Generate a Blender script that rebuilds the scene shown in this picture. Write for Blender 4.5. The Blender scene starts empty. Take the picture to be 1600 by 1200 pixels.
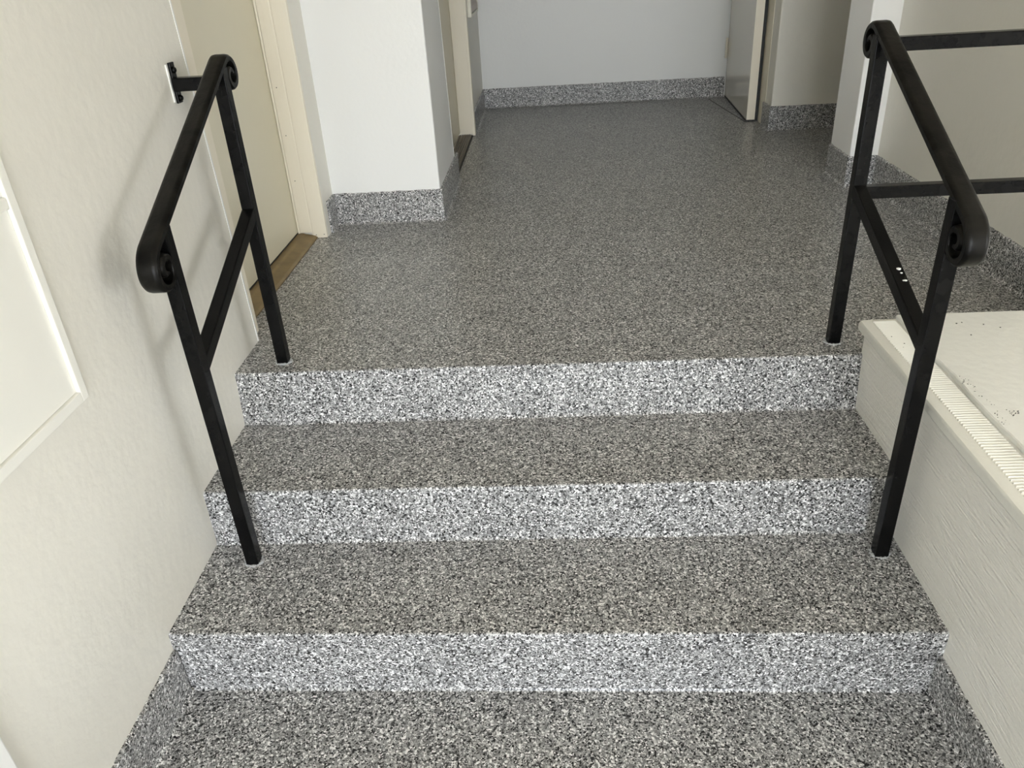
import bpy, bmesh, math, random
from mathutils import Vector, Matrix
random.seed(7)
SC = bpy.context.scene
COL = SC.collection

# ------------------------------------------------------------------ camera
R_ = Vector((0.9978080158, 0.0363852705, -0.0552745480))
U_ = Vector((0.0302902754, 0.4915147720, 0.8703423052))
F_ = Vector((-0.0588358971, 0.8701088099, -0.4893352595))
cam = bpy.data.objects.new('camera', bpy.data.cameras.new('camera'))
COL.objects.link(cam)
cam.matrix_world = Matrix(((R_.x, U_.x, -F_.x, 0.8805), (R_.y, U_.y, -F_.y, -1.1905),
                           (R_.z, U_.z, -F_.z, 1.4694), (0, 0, 0, 1)))
cam.data.sensor_width = 36.0
cam.data.lens = 1215.84 / 1600 * 36
cam.data.clip_start = 0.02
SC.camera = cam

# ------------------------------------------------------------------ light
W = bpy.data.worlds.new('world'); SC.world = W; W.use_nodes = True
wn = W.node_tree.nodes; wl = W.node_tree.links
bg = wn['Background']
sky = wn.new('ShaderNodeTexSky'); sky.sky_type = 'NISHITA'
sky.sun_disc = False; sky.sun_elevation = math.radians(38); sky.sun_rotation = math.radians(40)
sky.air_density = 1.0; sky.dust_density = 4.0; sky.ozone_density = 1.0
hz = wn.new('ShaderNodeMixRGB'); hz.blend_type = 'MIX'; hz.inputs[0].default_value = 0.7
hz.inputs[2].default_value = (0.975, 1.0, 1.03, 1)          # high thin cloud
sc_ = wn.new('ShaderNodeMixRGB'); sc_.blend_type = 'MULTIPLY'; sc_.inputs[0].default_value = 1
sc_.inputs[2].default_value = (0.14, 0.14, 0.14, 1)
wl.new(sky.outputs[0], sc_.inputs[1]); wl.new(sc_.outputs[0], hz.inputs[1]); wl.new(hz.outputs[0], bg.inputs[0])
bg.inputs[1].default_value = 20.0
SC.view_settings.view_transform = 'Standard'
SC.view_settings.look = 'None'
SC.view_settings.gamma = 1.0
SC.view_settings.use_curve_mapping = False
SC.view_settings.exposure = -0.22
# portals over the two open doorways of the garage (they guide the sampling of the sky and give no light)
def portal(loc, rot, w, h):
    l = bpy.data.lights.new('doorway_portal', 'AREA'); l.shape = 'RECTANGLE'; l.size = w; l.size_y = h
    l.cycles.is_portal = True
    o = bpy.data.objects.new('doorway_portal', l); COL.objects.link(o); o.location = loc; o.rotation_euler = rot
AX0, AX1, AY, AZ = 0.15, 3.3, -5.6, 2.45           # wide garage doorway behind the camera
BX, BY0, BY1, BZ0, BZ1 = 4.6, -2.8, -1.25, 0.62, 1.68   # side opening to the right of the platform
portal(((AX0 + AX1) / 2, AY, AZ / 2), (math.radians(90), 0, 0), AX1 - AX0, AZ)
portal((BX, (BY0 + BY1) / 2, (BZ0 + BZ1) / 2), (math.radians(90), 0, math.radians(90)), BY1 - BY0, BZ1 - BZ0)

# ------------------------------------------------------------------ materials
def mat(name, col, rough=0.5, metal=0.0, bump=None, var=None, coat=0.0, spec=0.5):
    m = bpy.data.materials.new(name); m.use_nodes = True
    n = m.node_tree.nodes; l = m.node_tree.links; b = n['Principled BSDF']
    b.inputs['Base Color'].default_value = (*col, 1)
    b.inputs['Roughness'].default_value = rough
    b.inputs['Metallic'].default_value = metal
    b.inputs['Coat Weight'].default_value = coat
    b.inputs['Specular IOR Level'].default_value = spec
    b.inputs['Coat Roughness'].default_value = 0.12
    tc = n.new('ShaderNodeTexCoord')
    if var:                                        # (scale, amount): blotchy colour wear
        t = n.new('ShaderNodeTexNoise'); t.inputs['Scale'].default_value = var[0]; t.inputs['Detail'].default_value = 5
        r = n.new('ShaderNodeValToRGB')
        a = var[1]
        r.color_ramp.elements[0].position = 0.35; r.color_ramp.elements[1].position = 0.68
        r.color_ramp.elements[0].color = (*[c * (1 - a) for c in col], 1)
        r.color_ramp.elements[1].color = (*[min(1, c * (1 + a)) for c in col], 1)
        l.new(tc.outputs['Object'], t.inputs['Vector']); l.new(t.outputs['Fac'], r.inputs[0]); l.new(r.outputs[0], b.inputs['Base Color'])
    if bump:                                       # list of (scale, strength distance, stretch)
        prev = None
        for s, d, st in bump:
            mp = n.new('ShaderNodeMapping'); mp.inputs['Scale'].default_value = st
            t = n.new('ShaderNodeTexNoise'); t.inputs['Scale'].default_value = s; t.inputs['Detail'].default_value = 3
            bp = n.new('ShaderNodeBump'); bp.inputs['Strength'].default_value = 1; bp.inputs['Distance'].default_value = d
            l.new(tc.outputs['Object'], mp.inputs[0]); l.new(mp.outputs[0], t.inputs['Vector']); l.new(t.outputs['Fac'], bp.inputs['Height'])
            if prev: l.new(prev.outputs[0], bp.inputs['Normal'])
            prev = bp
        l.new(prev.outputs[0], b.inputs['Normal'])
    return m

def flake_mat():
    m = bpy.data.materials.new('epoxy_flake'); m.use_nodes = True
    n = m.node_tree.nodes; l = m.node_tree.links; b = n['Principled BSDF']
    tc = n.new('ShaderNodeTexCoord')
    def chips(scale, stops, off):
        mp = n.new('ShaderNodeMapping'); mp.inputs['Location'].default_value = off
        v = n.new('ShaderNodeTexVoronoi'); v.feature = 'F1'; v.inputs['Scale'].default_value = scale
        s = n.new('ShaderNodeSeparateColor'); r = n.new('ShaderNodeValToRGB'); r.color_ramp.interpolation = 'CONSTANT'
        e = r.color_ramp.elements
        while len(e) < len(stops): e.new(0.5)
        for i, (p, c) in enumerate(stops): e[i].position = p; e[i].color = (*c, 1)
        l.new(tc.outputs['Object'], mp.inputs[0]); l.new(mp.outputs[0], v.inputs['Vector'])
        l.new(v.outputs['Color'], s.inputs[0]); l.new(s.outputs[0], r.inputs[0])
        return v, s, r
    g = lambda v, w=1.0: (v * w, v, v / (w if w > 0 else 1))
    v1, s1, r1 = chips(250, [(0, g(.010)), (.15, g(.06)), (.27, g(.20)), (.52, g(.34)), (.74, g(.58)), (.87, g(.86))], (0.13, 0.31, 0.77))
    v2, s2, r2 = chips(400, [(0, g(.012)), (.16, g(.10)), (.32, g(.28)), (.60, g(.40)), (.80, g(.66)), (.92, g(.88))], (3.1, 1.7, 0.4))
    gt = n.new('ShaderNodeMath'); gt.operation = 'GREATER_THAN'; gt.inputs[1].default_value = 0.55
    l.new(s1.outputs[1], gt.inputs[0])
    mx = n.new('ShaderNodeMixRGB'); l.new(gt.outputs[0], mx.inputs[0]); l.new(r1.outputs[0], mx.inputs[1]); l.new(r2.outputs[0], mx.inputs[2])
    # soft large-scale drift in the chip mix
    t = n.new('ShaderNodeTexNoise'); t.inputs['Scale'].default_value = 6; t.inputs['Detail'].default_value = 4
    rr = n.new('ShaderNodeMapRange'); rr.inputs['To Min'].default_value = 0.86; rr.inputs['To Max'].default_value = 1.14
    l.new(tc.outputs['Object'], t.inputs['Vector']); l.new(t.outputs['Fac'], rr.inputs[0])
    mu = n.new('ShaderNodeMixRGB'); mu.blend_type = 'MULTIPLY'; mu.inputs[0].default_value = 1
    l.new(mx.outputs[0], mu.inputs[1]); l.new(rr.outputs[0], mu.inputs[2]); l.new(mu.outputs[0], b.inputs['Base Color'])
    b.inputs['Roughness'].default_value = 0.45
    b.inputs['Specular IOR Level'].default_value = 0.25
    b.inputs['Coat Weight'].default_value = 0.30
    b.inputs['Coat Roughness'].default_value = 0.16
    bp = n.new('ShaderNodeBump'); bp.inputs['Strength'].default_value = 0.35; bp.inputs['Distance'].default_value = 0.0012
    l.new(s1.outputs[2], bp.inputs['Height']); l.new(bp.outputs[0], b.inputs['Normal'])
    return m

M = {}
M['flake'] = flake_mat()
M['wall'] = mat('cream_wall_paint', (0.79, 0.77, 0.70), 0.42, bump=[(5, 0.004, (1, 1, 1)), (38, 0.0012, (1, 1, 1))])
M['white_wall'] = mat('white_wall_paint', (0.84, 0.845, 0.83), 0.4, bump=[(60, 0.0006, (1, 1, 1))])
M['lit_wall'] = mat('lit_white_wall_paint', (0.91, 0.91, 0.895), 0.4, bump=[(60, 0.0006, (1, 1, 1))])  # the white wall paint lightened, stronger light on the wall end put into colour
M['grey_wall'] = mat('cool_white_wall_paint', (0.76, 0.77, 0.76), 0.4, bump=[(60, 0.0006, (1, 1, 1))])
M['door'] = mat('cream_door_paint', (0.73, 0.685, 0.535), 0.32, bump=[(40, 0.0004, (1, 1, 1))])
M['jamb'] = mat('cream_jamb_paint', (0.83, 0.775, 0.65), 0.38, bump=[(70, 0.0005, (1, 1, .2))])
M['grey_door'] = mat('beige_door_paint', (0.68, 0.65, 0.56), 0.09)
M['panel'] = mat('white_panel_paint', (0.86, 0.85, 0.79), 0.35, bump=[(30, 0.0006, (1, 1, 1))])
M['board'] = mat('white_platform_paint', (0.83, 0.83, 0.785), 0.45, bump=[(45, 0.0012, (1, 1, 1))])
M['ply'] = mat('painted_rough_plywood', (0.88, 0.865, 0.81), 0.5, bump=[(30, 0.004, (0.3, 0.35, 6)), (140, 0.0015, (1, 1, 1)), (10, 0.003, (1, 1, 1))])
M['nosing'] = mat('painted_ribbed_nosing', (0.80, 0.795, 0.735), 0.35, bump=[(90, 0.0008, (1, 1, 1))])
M['black'] = mat('black_metal_paint', (0.004, 0.004, 0.004), 0.22, bump=[(160, 0.0003, (1, 1, 1))], var=(28, 0.35), spec=0.13)
M['cap_black'] = mat('worn_black_rail_paint', (0.0062, 0.0058, 0.0048), 0.34, bump=[(60, 0.0008, (1, 1, 1))], var=(22, 0.9), spec=0.14)
M['bronze'] = mat('bronze_threshold', (0.235, 0.165, 0.07), 0.42, 0.35, var=(20, 0.15))
M['dark_bronze'] = mat('dark_bronze_threshold', (0.115, 0.09, 0.06), 0.42, 0.35, var=(40, 0.25))
M['rubber_shade'] = mat('black_rubber_and_shade', (0.012, 0.012, 0.012), 0.6)  # door seals, and the painted shade behind the open leaf
M['hinge'] = mat('painted_hinge', (0.74, 0.69, 0.58), 0.35)
M['caulk'] = mat('white_caulk', (0.86, 0.86, 0.82), 0.5)
M['spot'] = mat('white_paint_spot', (0.9, 0.9, 0.88), 0.4)
M['grit'] = mat('dark_grit', (0.03, 0.03, 0.03), 0.8)
M['nail'] = mat('dark_nail', (0.06, 0.05, 0.04), 0.6)
M['vent'] = mat('taupe_vent_paint', (0.50, 0.42, 0.38), 0.4)
M['vent_frame'] = mat('pale_vent_frame', (0.85, 0.82, 0.70), 0.35)
M['resin'] = mat('clear_resin_bead', (0.45, 0.46, 0.47), 0.15, coat=0.5)
M['ceiling'] = mat('ceiling_paint', (0.84, 0.77, 0.64), 0.7)
M['concrete'] = mat('driveway_concrete', (0.42, 0.41, 0.39), 0.8, var=(3, 0.15))
M['trim_white'] = mat('white_gloss_trim', (0.86, 0.86, 0.84), 0.3)

# ------------------------------------------------------------------ helpers
def bx(bm, x0, x1, y0, y1, z0, z1, bev=0.0, seg=2):
    vs = [bm.verts.new((x, y, z)) for x in (x0, x1) for y in (y0, y1) for z in (z0, z1)]
    f = [(0, 1, 3, 2), (4, 6, 7, 5), (0, 4, 5, 1), (2, 3, 7, 6), (0, 2, 6, 4), (1, 5, 7, 3)]
    fs = [bm.faces.new([vs[i] for i in q]) for q in f]
    if bev:
        es = {e for q in fs for e in q.edges}
        bmesh.ops.bevel(bm, geom=list(es), offset=bev, segments=seg, affect='EDGES', profile=0.6)
    return vs

def hexa(bm, bot, top):                            # two quads given as 4 points each
    a = [bm.verts.new(p) for p in bot]; b = [bm.verts.new(p) for p in top]
    bm.faces.new(a[::-1]); bm.faces.new(b)
    for i in range(4): bm.faces.new((a[i], a[(i + 1) % 4], b[(i + 1) % 4], b[i]))

def prism(bm, prof, place, ts):                    # profile (u,v) list swept through stations ts; place(u,v,t)->xyz
    rings = [[bm.verts.new(place(u, v, t)) for u, v in prof] for t in ts]
    n = len(prof)
    for a, b in zip(rings, rings[1:]):
        for i in range(n): bm.faces.new((a[i], a[(i + 1) % n], b[(i + 1) % n], b[i]))
    bm.faces.new(rings[0][::-1]); bm.faces.new(rings[-1])

def rod(bm, p0, p1, w, d, up=(0, 0, 1), bev=0.003):  # square bar from p0 to p1
    p0 = Vector(p0); p1 = Vector(p1); t = (p1 - p0).normalized(); L = (p1 - p0).length
    s = t.cross(Vector(up)).normalized(); u = s.cross(t)
    tmp = bmesh.new(); bx(tmp, -w / 2, w / 2, 0, L, -d / 2, d / 2, bev)
    me = bpy.data.meshes.new('tmp'); tmp.to_mesh(me); tmp.free()
    me.transform(Matrix(((s.x, t.x, u.x, p0.x), (s.y, t.y, u.y, p0.y), (s.z, t.z, u.z, p0.z), (0, 0, 0, 1))))
    bm.from_mesh(me); bpy.data.meshes.remove(me)

def lump(bm, c, r, sq=(1, 1, 1), sub=1):
    res = bmesh.ops.create_icosphere(bm, subdivisions=sub, radius=r)
    for v in res['verts']: v.co = Vector((v.co.x * sq[0], v.co.y * sq[1], v.co.z * sq[2])) + Vector(c)

def obj(name, bm, m, parent=None, smooth=False, label=None):
    bmesh.ops.recalc_face_normals(bm, faces=bm.faces[:])
    me = bpy.data.meshes.new(name); bm.to_mesh(me); bm.free()
    me.materials.append(M[m])
    if smooth:
        me.polygons.foreach_set('use_smooth', [True] * len(me.polygons))
        try: me.set_sharp_from_angle(angle=math.radians(40))
        except Exception: pass
    o = bpy.data.objects.new(name, me); COL.objects.link(o)
    if smooth:                                     # keep the big flat faces flat beside their rounded edges
        w_ = o.modifiers.new('weighted_normal', 'WEIGHTED_NORMAL'); w_.keep_sharp = True; w_.weight = 100
    if parent:
        o.parent = parent
        o.matrix_parent_inverse = Matrix.Translation(-parent.location)   # meshes sit at the origin, Empties at the thing's base
    if label: o['label'] = label
    return o

def thing(name, label, cat, loc):
    e = bpy.data.objects.new(name, None); COL.objects.link(e); e.location = loc
    e.empty_display_size = 0.1; e['label'] = label; e['category'] = cat
    return e

def struct(name, bm, m, smooth=False, label=None):
    o = obj(name, bm, m, smooth=smooth); o['kind'] = 'structure'
    if label: o['label'] = label
    return o

def nb(): return bmesh.new()

# ------------------------------------------------------------------ measured layout (metres)
XR = 1.6748
H1, H2, H3 = 0.1817, 0.3401, 0.495
Y1, Y2, Y3 = 0.0, 0.3154, 0.6427
TOP = 2.85
BB = H3 + 0.129                                    # top of the flake baseboards on the landing

# ---- floors
b = nb(); bx(b, -0.1, BX, AY - .15, 0.02, -0.12, 0.0)
struct('floor', b, 'flake', label='speckled grey flake floor at the foot of the steps')
def nose_prof(y_nose, y_back, z, th, r):
    p = [(y_back, z - th), (y_back, z)]
    for k in range(7):
        a = math.radians(90 + 90 * k / 6)
        p.append((y_nose + r + r * math.cos(a), z - r + r * math.sin(a)))
    p.append((y_nose, z - th))
    return p
def rough_slab(prof, x0, x1, skew=0.0, n=170, amp=0.0007):
    bm = nb()
    jit = {}
    def place(u, v, t):
        k = round(t * n)
        j = jit.setdefault(k, (random.uniform(-amp, amp), random.uniform(-amp, amp)))
        f = 1.0 if (u < prof[0][0] - 0.02) else 0.0
        x = x0 + (x1 - x0) * t
        return (x, u + skew * (1 - 2 * t) * f + j[0] * f, v + j[1] * f)
    prism(bm, prof, place, [k / n for k in range(n + 1)])
    return bm
# landing: front strip carries the rounded nose, the rest runs back under the walls
b = rough_slab(nose_prof(Y3, Y3 + 0.20, H3, 0.05, 0.007), 0.0, XR)
bx(b, -0.25, 3.4, Y3 + 0.20, 4.75, H3 - 0.12, H3)
bx(b, XR, 3.4, Y3 + 0.005, Y3 + 0.20, H3 - 0.12, H3)
struct('floor.001', b, 'flake', label='speckled grey flake landing at the top of the steps')

# ---- steps
ST = thing('staircase', 'three speckled grey epoxy flake steps rising between two black handrails', 'stairs', (XR / 2, 0.3, 0))
obj('tread', rough_slab(nose_prof(Y1, Y2 + 0.02, H1, 0.035, 0.007), 0, XR, 0.0104), 'flake', ST, True)
obj('tread', rough_slab(nose_prof(Y2, Y3 + 0.01, H2, 0.035, 0.007), 0, XR), 'flake', ST, True)
def riser(y_top, z_top, y_bot, z_bot, skew=0.0):
    bm = nb(); n = 80; r = 0.006
    prof = [(y_top + .05, z_top), (y_top + .0006, z_top), (y_bot + .0006, z_bot + r), (y_bot - r * .35, z_bot + r * .3), (y_bot - r, z_bot - 0.002), (y_bot + .05, z_bot - 0.002)]
    prism(bm, prof, lambda u, v, t: (XR * t, u + skew * (1 - 2 * t), v), [k / n for k in range(n + 1)])
    return bm
obj('riser', riser(Y1, H1 - 0.02, Y1 + 0.004, 0, 0.0104), 'flake', ST)
obj('riser', riser(Y2, H2 - 0.02, Y2 - 0.005, H1), 'flake', ST)
obj('riser', riser(Y3, H3 - 0.02, Y3 - 0.015, H2), 'flake', ST)

# ---- walls
def round_edge(xc, yc, r, a0, a1, n=5):
    return [(xc + r * math.cos(math.radians(a0 + (a1 - a0) * k / n)), yc + r * math.sin(math.radians(a0 + (a1 - a0) * k / n))) for k in range(n + 1)]
def plan_wall(name, plan, z0, z1, m, shear=None, label=None):
    bm = nb(); sh = shear or (lambda x, y, z: (x, y, z))
    prism(bm, plan, lambda u, v, t: sh(u, v, t), [z0, z1])
    return struct(name, bm, m, False, label)
# left wall, ends in a rounded corner at the recessed door; the corner leans slightly
def lean(x, y, z):
    return (x, y - 0.045 * (z - 0.5) if y > 0.6 else y, z)
plan_wall('wall_left', [(-0.2, AY - .15), (0, AY - .15), (0, 0.62)] + round_edge(-0.009, 0.844, 0.009, 0, 90) + [(-0.2, 0.853)], -0.1, TOP, 'wall', lean, 'cream painted wall along the left of the steps')
plan_wall('wall_left.001', [(-0.4, 1.80), (-0.022, 1.80), (-0.022, 2.0), (-0.4, 2.0)], H3 - .05, TOP, 'wall', label='narrow wall return between the left door and the white wall')
plan_wall('wall_front', [(-0.4, 1.954), (0.418, 1.954)] + round_edge(0.418, 1.961, 0.007, -90, 0)[1:] + round_edge(0.416, 2.522, 0.009, 0, 90) + [(-0.4, 2.531)], H3 - .05, TOP, 'white_wall',
          lambda x, y, z: (x, y - 0.10 * (z - 0.56) if y > 2.3 else y, z), 'white wall facing the steps beside the left door')
plan_wall('wall_left.002', [(0.2, 3.60), (0.425, 3.60), (0.425, 4.48), (0.2, 4.48)], H3 - .05, TOP, 'wall', label='short dim wall piece beyond the second left door')
plan_wall('wall_back', [(-0.4, 4.472), (3.4, 4.472), (3.4, 4.62), (-0.4, 4.62)], H3 - .05, TOP, 'grey_wall', label='pale grey white wall at the far end of the landing')
plan_wall('wall_alcove', round_edge(2.107, 3.35, 0.007, 180, 270) + [(3.4, 3.343), (3.4, 4.48), (2.1, 4.48)], H3 - .05, TOP, 'wall', label='cream wall block right of the open door')
plan_wall('wall_pillar', round_edge(2.139, 2.183, 0.006, 180, 270) + [(2.26, 2.177), (2.26, 2.42), (2.133, 2.42)], H3 - .05, TOP, 'lit_wall', label='narrow white wall end behind the right handrail')
plan_wall('wall_right', [(2.248, 0.643), (2.42, 0.643), (2.42, 2.42), (2.248, 2.42)], -0.1, TOP, 'wall', label='beige wall along the right of the landing')
# rest of the garage, behind and beside the camera
b = nb(); bx(b, 2.42, BX, 0.643, 0.80, -0.1, TOP); struct('wall_garage', b, 'wall')
b = nb()
bx(b, BX, BX + .15, AY - .15, BY0, -0.1, TOP); bx(b, BX, BX + .15, BY1, 0.80, -0.1, TOP)
bx(b, BX, BX + .15, BY0, BY1, -0.1, BZ0); bx(b, BX, BX + .15, BY0, BY1, BZ1, TOP); struct('wall_garage.001', b, 'wall')
b = nb(); bx(b, -0.2, AX0, AY - .15, AY, -0.1, TOP); bx(b, AX1, BX + .15, AY - .15, AY, -0.1, TOP); bx(b, AX0, AX1, AY - .15, AY, AZ, TOP)
struct('wall_garage.002', b, 'wall')
b = nb(); bx(b, 3.4, 3.5, 0.8, 4.62, H3 - .1, TOP); struct('wall_alcove.001', b, 'wall')
b = nb(); bx(b, -0.5, BX + .15, AY - .15, 4.7, TOP, TOP + 0.1); struct('ceiling', b, 'ceiling')
b = nb(); bx(b, -30, BX + .15, -45, AY - .15, -0.14, -0.02); bx(b, BX + .15, 40, -45, 20, -0.14, -0.02); struct('ground', b, 'concrete')

# ---- thin white strips along the wall corners at the two door recesses
b = nb(); hexa(b, [(-.004, .846, H3), (.0012, .846, H3), (.0005, .8545, H3), (-.004, .8545, H3)], [(-.004, .846 - .1058, TOP), (.0012, .846 - .1058, TOP), (.0005, .8545 - .1058, TOP), (-.004, .8545 - .1058, TOP)])
struct('trim_3', b, 'trim_white', label='thin white strip where the left wall ends')
b = nb(); z0 = H3 + .125; s0 = .1 * (z0 - .56); s1 = .1 * (TOP - .56)
hexa(b, [(.418, 2.522 - s0, z0), (.4262, 2.522 - s0, z0), (.4252, 2.534 - s0, z0), (.418, 2.534 - s0, z0)], [(.418, 2.522 - s1, TOP), (.4262, 2.522 - s1, TOP), (.4252, 2.534 - s1, TOP), (.418, 2.534 - s1, TOP)])
struct('trim_4', b, 'trim_white', label='thin white strip before the second left door')
# ---- flake baseboards, coved at the foot
def cove(name, p0, p1, nrm, z0, h, th=0.009, n=None, label=None):
    p0 = Vector((*p0, 0)); p1 = Vector((*p1, 0)); nr = Vector((*nrm, 0))
    L = (p1 - p0).length; n = n or max(4, int(L / 0.012))
    bm = nb(); R = 0.013
    prof = [(-0.004, -0.001), (-0.004, h), (th * .55, h), (th, h - .004), (th, R)]
    for k in range(1, 6):
        a = math.radians(90 * k / 5)
        prof.append((th + R - R * math.cos(a), R - R * math.sin(a) + 0.0004))
    prof.append((th + R, -0.001))
    js = [random.uniform(-0.0018, 0.0014) for _ in range(n + 1)]
    def place(u, v, t):
        k = round(t * n)
        q = p0.lerp(p1, t) + nr * u
        return (q.x, q.y, z0 + v + (js[k] if v > h * .8 else 0))
    prism(bm, prof, place, [k / n for k in range(n + 1)])
    return struct(name, bm, 'flake', label=label)
cove('baseboard_left', (0, -0.44), (0, 0.008), (1, 0), 0, 0.136, label='flake baseboard on the left wall below the first step')
cove('baseboard_right', (XR, -1.7), (XR, -0.006), (-1, 0), 0, 0.115, label='flake baseboard on the platform side below the first step')
cove('baseboard_left.001', (-0.022, 1.845), (-0.022, 1.954), (1, 0), H3, .129)
cove('baseboard_front', (-0.022, 1.954), (0.434, 1.954), (0, -1), H3, .129, label='flake baseboard under the white wall')
cove('baseboard_left.002', (0.425, 1.946), (0.425, 2.60), (1, 0), H3, .129)
cove('baseboard_left.003', (0.425, 3.64), (0.425, 4.472), (1, 0), H3, .129)
cove('baseboard_back', (0.425, 4.472), (2.07, 4.472), (0, -1), H3, .129, label='flake baseboard under the far wall')
cove('baseboard_right.001', (2.1, 3.345), (2.1, 3.50), (-1, 0), H3, .129)
cove('baseboard_right.002', (2.091, 3.343), (3.3, 3.343), (0, -1), H3, .129, label='flake baseboard right of the open door')
cove('baseboard_right.003', (2.133, 2.169), (2.133, 2.42), (-1, 0), H3, .129)
cove('baseboard_right.004', (2.124, 2.177), (2.25, 2.177), (0, -1), H3, .129, label='flake baseboard on the narrow white wall end')
cove('baseboard_right.005', (2.248, 0.65), (2.248, 2.172), (-1, 0), H3, .129, label='flake baseboard along the beige right wall')

# ---- door 1: recessed cream door on the left, bronze threshold
b = nb(); bx(b, -0.185, -0.140, 0.84, 1.81, H3 + .018, TOP, 0.003)
D1 = struct('door_1', b, 'door', label='cream recessed door in the left wall with bronze threshold')
b = nb(); bx(b, -0.080, -0.0225, 1.785, 1.845, H3, TOP, 0.003); obj('jamb', b, 'jamb', D1)
b = nb(); bx(b, -0.130, -0.083, 1.7855, 1.845, H3 + 0.022, TOP, 0.003); obj('door_stop', b, 'jamb', D1)
b = nb(); bx(b, -0.139, -0.1305, 1.7835, 1.80, H3 + 0.018, TOP, 0.003); obj('weatherstrip', b, 'jamb', D1)
b = nb(); bx(b, -0.0835, -0.0795, 1.7875, 1.84, H3 + .001, TOP); obj('groove', b, 'jamb', D1)
b = nb()
hexa(b, [(-0.2, 0.78, H3), (-0.022, 0.78, H3), (-0.022, 0.921, H3), (-0.2, 0.921, H3)],
        [(-0.2, 0.78, TOP), (-0.022, 0.78, TOP), (-0.022, 0.912, TOP), (-0.2, 0.912, TOP)]); obj('casing', b, 'jamb', D1)
b = nb()
prism(b, [(-0.142, 0), (-0.142, 0.021), (-0.118, 0.021), (-0.108, 0.017), (-0.070, 0.010), (-0.062, 0.004), (-0.062, 0)], lambda u, v, t: (u, t, H3 + v), [0.915, 1.787])
obj('threshold', b, 'bronze', D1, label='bronze metal threshold')
b = nb(); bx(b, -0.1425, -0.1385, 0.92, 1.785, H3 + .0215, H3 + .026); obj('door_sweep', b, 'rubber_shade', D1)
for y, x, z in ((1.785, -0.113, 1.068), (1.785, -0.112, 0.897), (1.785, -0.111, 0.726), (1.7845, -0.066, 0.508), (1.7845, -0.034, 0.509)):
    b = nb(); lump(b, (x, y, z), 0.0022, (1, .4, 1)); obj('nail', b, 'nail', D1)
b = nb(); lump(b, (-0.0215, 0.888, 0.655), 0.003, (.4, 1, 1)); obj('nail', b, 'nail', D1)

# ---- door 2: far left, set back in the side wall
b = nb(); bx(b, 0.295, 0.340, 2.50, 3.60, H3 + .016, TOP, 0.003)
D2 = struct('door_2', b, 'door', label='second cream door set back in the far left side wall')
b = nb(); bx(b, 0.341, 0.422, 3.58, 3.60, H3 + .012, TOP, 0.002); bx(b, 0.418, 0.434, 3.582, 3.64, H3 + .002, TOP, 0.002); obj('jamb', b, 'jamb', D2)
b = nb(); bx(b, 0.30, 0.402, 2.48, 2.531, H3 + .012, TOP, 0.002); obj('jamb', b, 'jamb', D2)
b = nb(); bx(b, 0.333, 0.412, 2.53, 3.579, H3, H3 + .009, 0.002)
for k in range(6): bx(b, 0.339 + .0115 * k, 0.346 + .0115 * k, 2.531, 3.578, H3 + .008, H3 + .0125, 0.001, 1)
obj('threshold', b, 'dark_bronze', D2, label='dark ribbed metal threshold')
b = nb(); bx(b, 0.412, 0.420, 2.60, 3.60, H3, H3 + .0025); obj('joint', b, 'rubber_shade', D2)

# ---- door 3: open leaf at the far right
hx, hy, fx, fy = 2.076, 4.455, 2.031, 3.598
th = 0.047
def leaf(bm, t0, t1, o0, o1, z0, z1):              # along the leaf 0=hinge 1=free edge, across from left face
    d = Vector((fx - hx, fy - hy, 0)); nrm = Vector((-d.y, d.x, 0)).normalized()
    if nrm.x < 0: nrm = -nrm
    P = lambda t, o: Vector((hx, hy, 0)) + d * t + nrm * o
    q = [P(t0, o0), P(t1, o0), P(t1, o1), P(t0, o1)]
    hexa(bm, [(p.x, p.y, z0) for p in q], [(p.x, p.y, z1) for p in q])
b = nb(); leaf(b, 0, 1, 0, th, H3 + .012, TOP - .1)
D3 = struct('door_3', b, 'grey_door', label='open beige door standing at the far right of the landing')
b = nb(); leaf(b, 0.0, 1.0, -0.0015, th - .002, H3 + .003, H3 + 0.0125); obj('door_sweep', b, 'rubber_shade', D3)
b = nb(); leaf(b, 0.997, 1.0015, 0.0005, th - .0005, H3 + .013, TOP - .1); obj('edge_strip', b, 'jamb', D3)
b = nb()
for zz in (0.745, 0.787, 0.829): 
    bmesh.ops.create_cone(b, cap_ends=True, segments=12, radius1=0.0075, radius2=0.0075, depth=0.039, matrix=Matrix.Translation((2.064, 4.440, zz + .018)))
bx(b, 2.056, 2.074, 4.440, 4.447, 0.745, 0.868)
obj('hinge', b, 'hinge', D3, True)
b = nb(); bx(b, 2.0975, 2.112, 3.47, 3.60, H3 + .003, TOP, 0.003); obj('casing', b, 'jamb', D3)
b = nb()
hexa(b, [(1.955, 4.40, H3), (1.962, 4.402, H3), (2.030, 3.60, H3), (2.024, 3.60, H3)], [(1.955, 4.40, H3 + .001), (1.962, 4.402, H3 + .001), (2.030, 3.60, H3 + .001), (2.024, 3.60, H3 + .001)])
obj('joint', b, 'rubber_shade', D3)
b = nb(); leaf(b, 0.90, 0.998, th, th + 0.016, H3 + .006, TOP - .1); obj('gap_shade', b, 'rubber_shade', D3)  # black strip standing in for the shade in the gap behind the leaf

# ---- white vertical trim at the garage end of the left wall
b = nb(); bx(b, 0.0, 0.018, -0.60, -0.452, 0, 2.4, 0.003); struct('trim_1', b, 'trim_white', label='white vertical trim board on the left wall near the garage opening')
b = nb(); bx(b, 0.0, 0.004, -0.456, -0.440, 0, 2.4, 0.001); struct('trim_2', b, 'wall')

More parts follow.
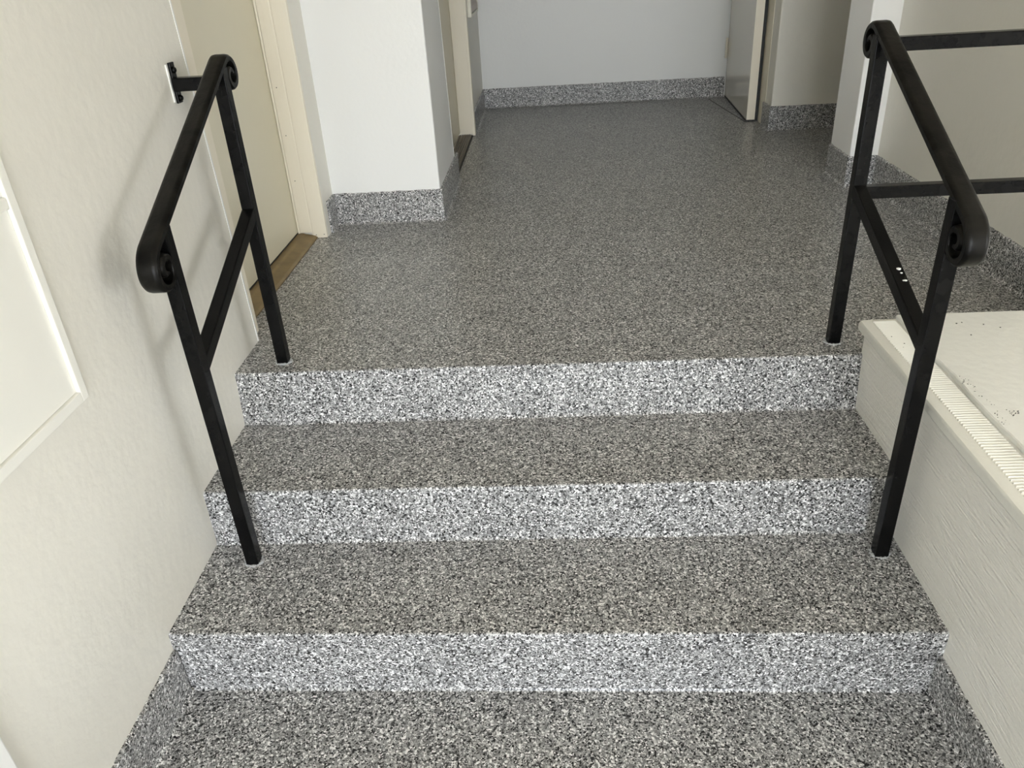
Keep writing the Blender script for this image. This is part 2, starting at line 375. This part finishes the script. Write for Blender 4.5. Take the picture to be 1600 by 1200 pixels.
# ---- framed wall panel on the left wall
PN = thing('wall_panel', 'white framed recessed panel on the left wall before the handrail', 'panel', (0, -0.2, 0.786))
PY, PZ = 0.028, 0.786
b = nb(); bx(b, 0.0, 0.012, PY - 0.020, PY, PZ, 1.75, 0.002); obj('stile', b, 'panel', PN)
b = nb(); bx(b, 0.0, 0.012, -0.42, PY - 0.020, PZ, PZ + 0.020, 0.002); obj('rail', b, 'panel', PN)
b = nb(); bx(b, 0.0, 0.010, -0.42, PY - 0.0205, 1.146, 1.166, 0.003); obj('rail', b, 'panel', PN)
b = nb(); bx(b, 0.0, 0.012, -0.44, -0.42, PZ, 1.75, 0.002); obj('stile', b, 'panel', PN)
b = nb(); hexa(b, [(0, -.42, PZ + .0205), (0.004, -.42, PZ + .0205), (0.004, PY - .021, PZ + .0205), (0, PY - .021, PZ + .0205)], [(0, -.42, 1.1455), (0.004, -.42, 1.1455), (0.004, PY - .021, 1.1455), (0, PY - .021, 1.1455)])
obj('field', b, 'panel', PN)
b = nb(); bx(b, 0.0, 0.004, -0.42, PY - .021, 1.1665, 1.74); obj('field', b, 'panel', PN)

# ---- wall vent on the far side wall
VT = thing('wall_vent', 'small louvred vent low on the dim wall past the second left door', 'vent', (0.425, 4.0, 1.12))
b = nb(); bx(b, 0.425, 0.447, 3.76, 3.80, 1.125, 1.5, 0.003); bx(b, 0.425, 0.440, 3.80, 4.36, 1.12, 1.135, 0.002); bx(b, 0.425, 0.440, 4.34, 4.36, 1.135, 1.5, 0.002)
obj('frame', b, 'vent_frame', VT)
b = nb(); bx(b, 0.4255, 0.4285, 3.80, 4.34, 1.135, 1.5); obj('back_panel', b, 'rubber_shade', VT)
for k in range(8):
    z = 1.140 + 0.043 * k
    b = nb(); hexa(b, [(0.429, 3.801, z + .014), (0.438, 3.801, z), (0.438, 4.339, z), (0.429, 4.339, z + .014)], [(0.429, 3.801, z + .046), (0.438, 3.801, z + .034), (0.438, 4.339, z + .034), (0.429, 4.339, z + .046)])
    obj('slat', b, 'vent', VT)

# ---- white platform to the right of the steps
PT = thing('platform', 'white painted wooden platform right of the steps with ribbed edge', 'platform', (2.1, 0, 0))
PTZ = 0.585
n = 60
b = nb(); bx(b, XR, XR + 0.025, -1.7, Y3 + .012, 0, PTZ - .034, 0.002); obj('side_panel', b, 'ply', PT, label='rough painted plywood side')
b = nb(); bx(b, XR + .025, 2.55, Y3 - 0.02, Y3 + .012, H3 - 0.02, PTZ - .006); obj('rear_panel', b, 'ply', PT)
b = nb()
prism(b, [(XR - .012, PTZ - .030), (XR - .017, PTZ - .022), (XR - .017, PTZ - .008), (XR - .013, PTZ - .002), (XR - .006, PTZ), (XR + .110, PTZ), (XR + .110, PTZ - .034), (XR - .004, PTZ - .034)],
      lambda u, v, t: (u, t, v), [-1.7, Y3 + .018])
obj('nosing', b, 'nosing', PT, True)
b = nb()
y = Y3 + 0.004
while y > -0.9:
    w = 0.0052
    x0, x1 = XR + .010, XR + .068
    v = [b.verts.new(p) for p in ((x0, y - w, PTZ), (x0 + .002, y - w * .5, PTZ + .0030), (x0, y, PTZ), (x1, y - w, PTZ), (x1 - .002, y - w * .5, PTZ + .0030), (x1, y, PTZ))]
    for q in ((0, 1, 4, 3), (1, 2, 5, 4), (0, 2, 1), (3, 4, 5)): b.faces.new([v[i] for i in q])
    y -= 0.0092
rb = obj('ribs', b, 'nosing', PT); rb['kind'] = 'stuff'
b = nb()
N = 220
ring = []
rows = [[], [], [], []]
for k in range(N + 1):
    yy = -1.7 + (Y3 + .02 + 1.7) * k / N
    xx = XR + .073 + 0.0025 * math.sin(yy * 23) + random.uniform(-.0012, .0012)
    for r_, (x, z) in zip(rows, ((xx, PTZ - .01), (xx + .001, PTZ + .0085), (xx + .004, PTZ + .0105), (2.55, PTZ + .0105))):
        r_.append(b.verts.new((x, yy, z)))
for a, c in zip(rows, rows[1:]):
    for k in range(N): b.faces.new((a[k], a[k + 1], c[k + 1], c[k]))
for k in (0, N): b.faces.new([r_[k] for r_ in rows])
w0 = [b.verts.new((2.55, -1.7, PTZ - .01)), b.verts.new((2.55, Y3 + .02, PTZ - .01))]
b.faces.new((rows[3][0], rows[3][N], w0[1], w0[0])); b.faces.new((rows[0][0], rows[3][0], w0[0])); b.faces.new((rows[0][N], w0[1], rows[3][N]))
b.faces.new([*rows[0], w0[1], w0[0]])
obj('top_board', b, 'board', PT)
b = nb(); bx(b, 2.525, 2.55, -1.7, Y3, 0, PTZ - .01); bx(b, XR + .025, 2.525, -1.7, -1.675, 0, PTZ - .01); obj('side_panel', b, 'ply', PT)
# grit left on the platform
b = nb()
def grit(x, y, z, r): lump(b, (x, y, z), r, (random.uniform(.7, 1.6), random.uniform(.7, 1.6), .6), 1)
for x, y in ((1.7, .56), (1.715, .52), (1.705, .50), (1.712, .13)): grit(x, y, PTZ + .001, .0018)
for x, y in ((1.875, .535), (1.87, .60), (1.885, .605), (1.93, .59), (1.96, .57)): grit(x, y, PTZ + .0112, .0017)
for _ in range(46):
    t = random.random(); grit(1.762 + random.gauss(0, .006) , .34 - .20 * t + random.gauss(0, .01), PTZ + .0108, random.uniform(.0005, .0012))
for _ in range(16): grit(1.795 + random.gauss(0, .007), .185 + random.gauss(0, .008), PTZ + .0112, random.uniform(.0008, .0016))
g = obj('grit', b, 'grit'); g['kind'] = 'stuff'; g['label'] = 'dark specks of grit scattered on the white platform'; g['category'] = 'grit'

# ------------------------------------------------------------------ handrails
SL = 0.500                                         # slope of the rails
def rail_path(y0, z0, y1, z1, rf, rb_):
    """Centre line in the YZ plane: front volute, straight run, back volute."""
    a = math.atan(SL)
    pts = []
    # front volute: straight ends at (y0,z0) then turns down and under
    def volute(P, ang, turn, r0, r1, total, n):
        out = []; y, z = P; th_ = ang; 
        for k in range(n):
            f = k / n; r = r0 + (r1 - r0) * f ** 0.8
            d = math.radians(total) / n
            th_ += turn * d
            y += math.cos(th_) * r * d; z += math.sin(th_) * r * d
            out.append((y, z))
        return out
    back = volute((y1, z1), a, -1, rb_, 0.010, 470, 54)
    # the front end drops in a slack bend first, then hooks round and curls in
    front = []; y, z, t = y0, z0, a + math.pi
    for ang, ra, rb2, k_ in ((64, 0.062, 0.056, 14), (190, 0.034, 0.033, 26), (290, 0.026, 0.009, 30)):
        for k in range(k_):
            d = math.radians(ang) / k_; r_ = ra + (rb2 - ra) * k / k_
            t += d; y += math.cos(t) * r_ * d; z += math.sin(t) * r_ * d
            front.append((y, z))
    pts = front[::-1] + [(y0 + (y1 - y0) * k / 14, z0 + (z1 - z0) * k / 14) for k in range(15)] + back
    return pts

def cap_mesh(xc, pts, w, th):
    bm = nb()
    prof = [(-w / 2, -th / 2), (-w / 2, th * .15), (-w / 2 + .004, th * .42), (-w / 2 + .010, th / 2), (w / 2 - .010, th / 2), (w / 2 - .004, th * .42), (w / 2, th * .15), (w / 2, -th / 2), (w / 2 - .003, -th * .62), (-w / 2 + .003, -th * .62)]
    rings = []
    n = len(pts)
    for i, (y, z) in enumerate(pts):
        a = pts[max(0, i - 1)]; c = pts[min(n - 1, i + 1)]
        t = Vector((c[0] - a[0], c[1] - a[1])).normalized(); nr = Vector((-t.y, t.x))
        f = min(i, n - 1 - i); s = 0.75 + .25 * min(1, f / 30)
        rings.append([bm.verts.new((xc + u, y + nr.x * v * s, z + nr.y * v * s)) for u, v in prof])
    m = len(prof)
    for a, c in zip(rings, rings[1:]):
        for i in range(m): bm.faces.new((a[i], a[(i + 1) % m], c[(i + 1) % m], c[i]))
    bm.faces.new(rings[0][::-1]); bm.faces.new(rings[-1])
    return bm

def post_mesh(x, y, z0, z1, w=0.031):
    bm = nb(); bx(bm, x - w / 2, x + w / 2, y - w / 2, y + w / 2, z0, z1, 0.0035, 2)
    return bm

def handrail(name, label, x, yf, yb, zf, zb, mzf, mzb, xcap, cap):
    """cap = (y0,z0,y1,z1): ends of the straight run of the cap's centre line."""
    T = thing(name, label, 'handrail', (x, yf, H1))
    for (py, z0, ztop) in ((yf, H1, zf), (yb, H3, zb)):
        p = obj('post', post_mesh(x, py, z0 - .003, ztop), 'black', T, True)
        b = nb()
        for k in range(22):
            a = 2 * math.pi * k / 22
            lump(b, (x + .0185 * math.cos(a) * (1.15 if k % 2 else 1), py + .0185 * math.sin(a), z0 + .001), random.uniform(.003, .0055), (1, 1, .7), 1)
        obj('resin_bead', b, 'resin', p)
    b = nb(); rod(b, (x, yf, mzf), (x, yb, mzb), 0.030, 0.030); obj('mid_rail', b, 'black', T)
    y0, z0, y1, z1 = cap
    obj('cap_rail', cap_mesh(xcap, rail_path(y0, z0, y1, z1, 0.042, 0.043), 0.041, 0.015), 'cap_black', T, True, label='flat black top rail with a scroll at each end')
    return T
HL = handrail('handrail', 'black metal handrail with scrolled ends fixed to the left wall', 0.119, 0.2455, 0.7095, 1.035, 1.262, 0.722, 0.925, 0.1155,
              (0.195, 1.0135, 0.724, 1.278))
b = nb(); rod(b, (0.006, 0.712, 1.232), (0.118, 0.712, 1.232), 0.030, 0.030); br = obj('bracket', b, 'black', HL)
b = nb(); bx(b, 0.0035, 0.010, 0.703, 0.727, 1.190, 1.280, 0.002); obj('plate', b, 'black', br)
b = nb(); bx(b, 0.0, 0.0036, 0.697, 0.722, 1.194, 1.277, 0.001); obj('caulk_line', b, 'caulk', br)
for z in (1.201, 1.263):
    b = nb(); lump(b, (0.011, 0.716, z), 0.0075, (.8, 1, 1), 2); obj('screw', b, 'black', br, True)
HR = handrail('handrail', 'black metal handrail with two cross bars at the white platform', 1.622, 0.2363, 0.7207, 1.027, 1.255, 0.720, 0.912, 1.628,
              (0.190, 1.0065, 0.736, 1.270))
for zz in (1.234, 0.902):
    b = nb(); rod(b, (1.632, 0.7207, zz), (2.25, 0.7207, zz), 0.030, 0.030); obj('cross_bar', b, 'black', HR)
for (t, dx, r) in ((0.405, .004, .0055), (0.38, .006, .003), (0.335, .008, .004), (0.335, .004, .003), (.09, .006, .003)):
    b = nb(); lump(b, (1.622 + dx, 0.2363 + (0.4844) * t, 0.720 + .192 * t + .0165), r, (1, 1, .5), 1)
    obj('paint_spot', b, 'spot', HR, label='white paint spot')
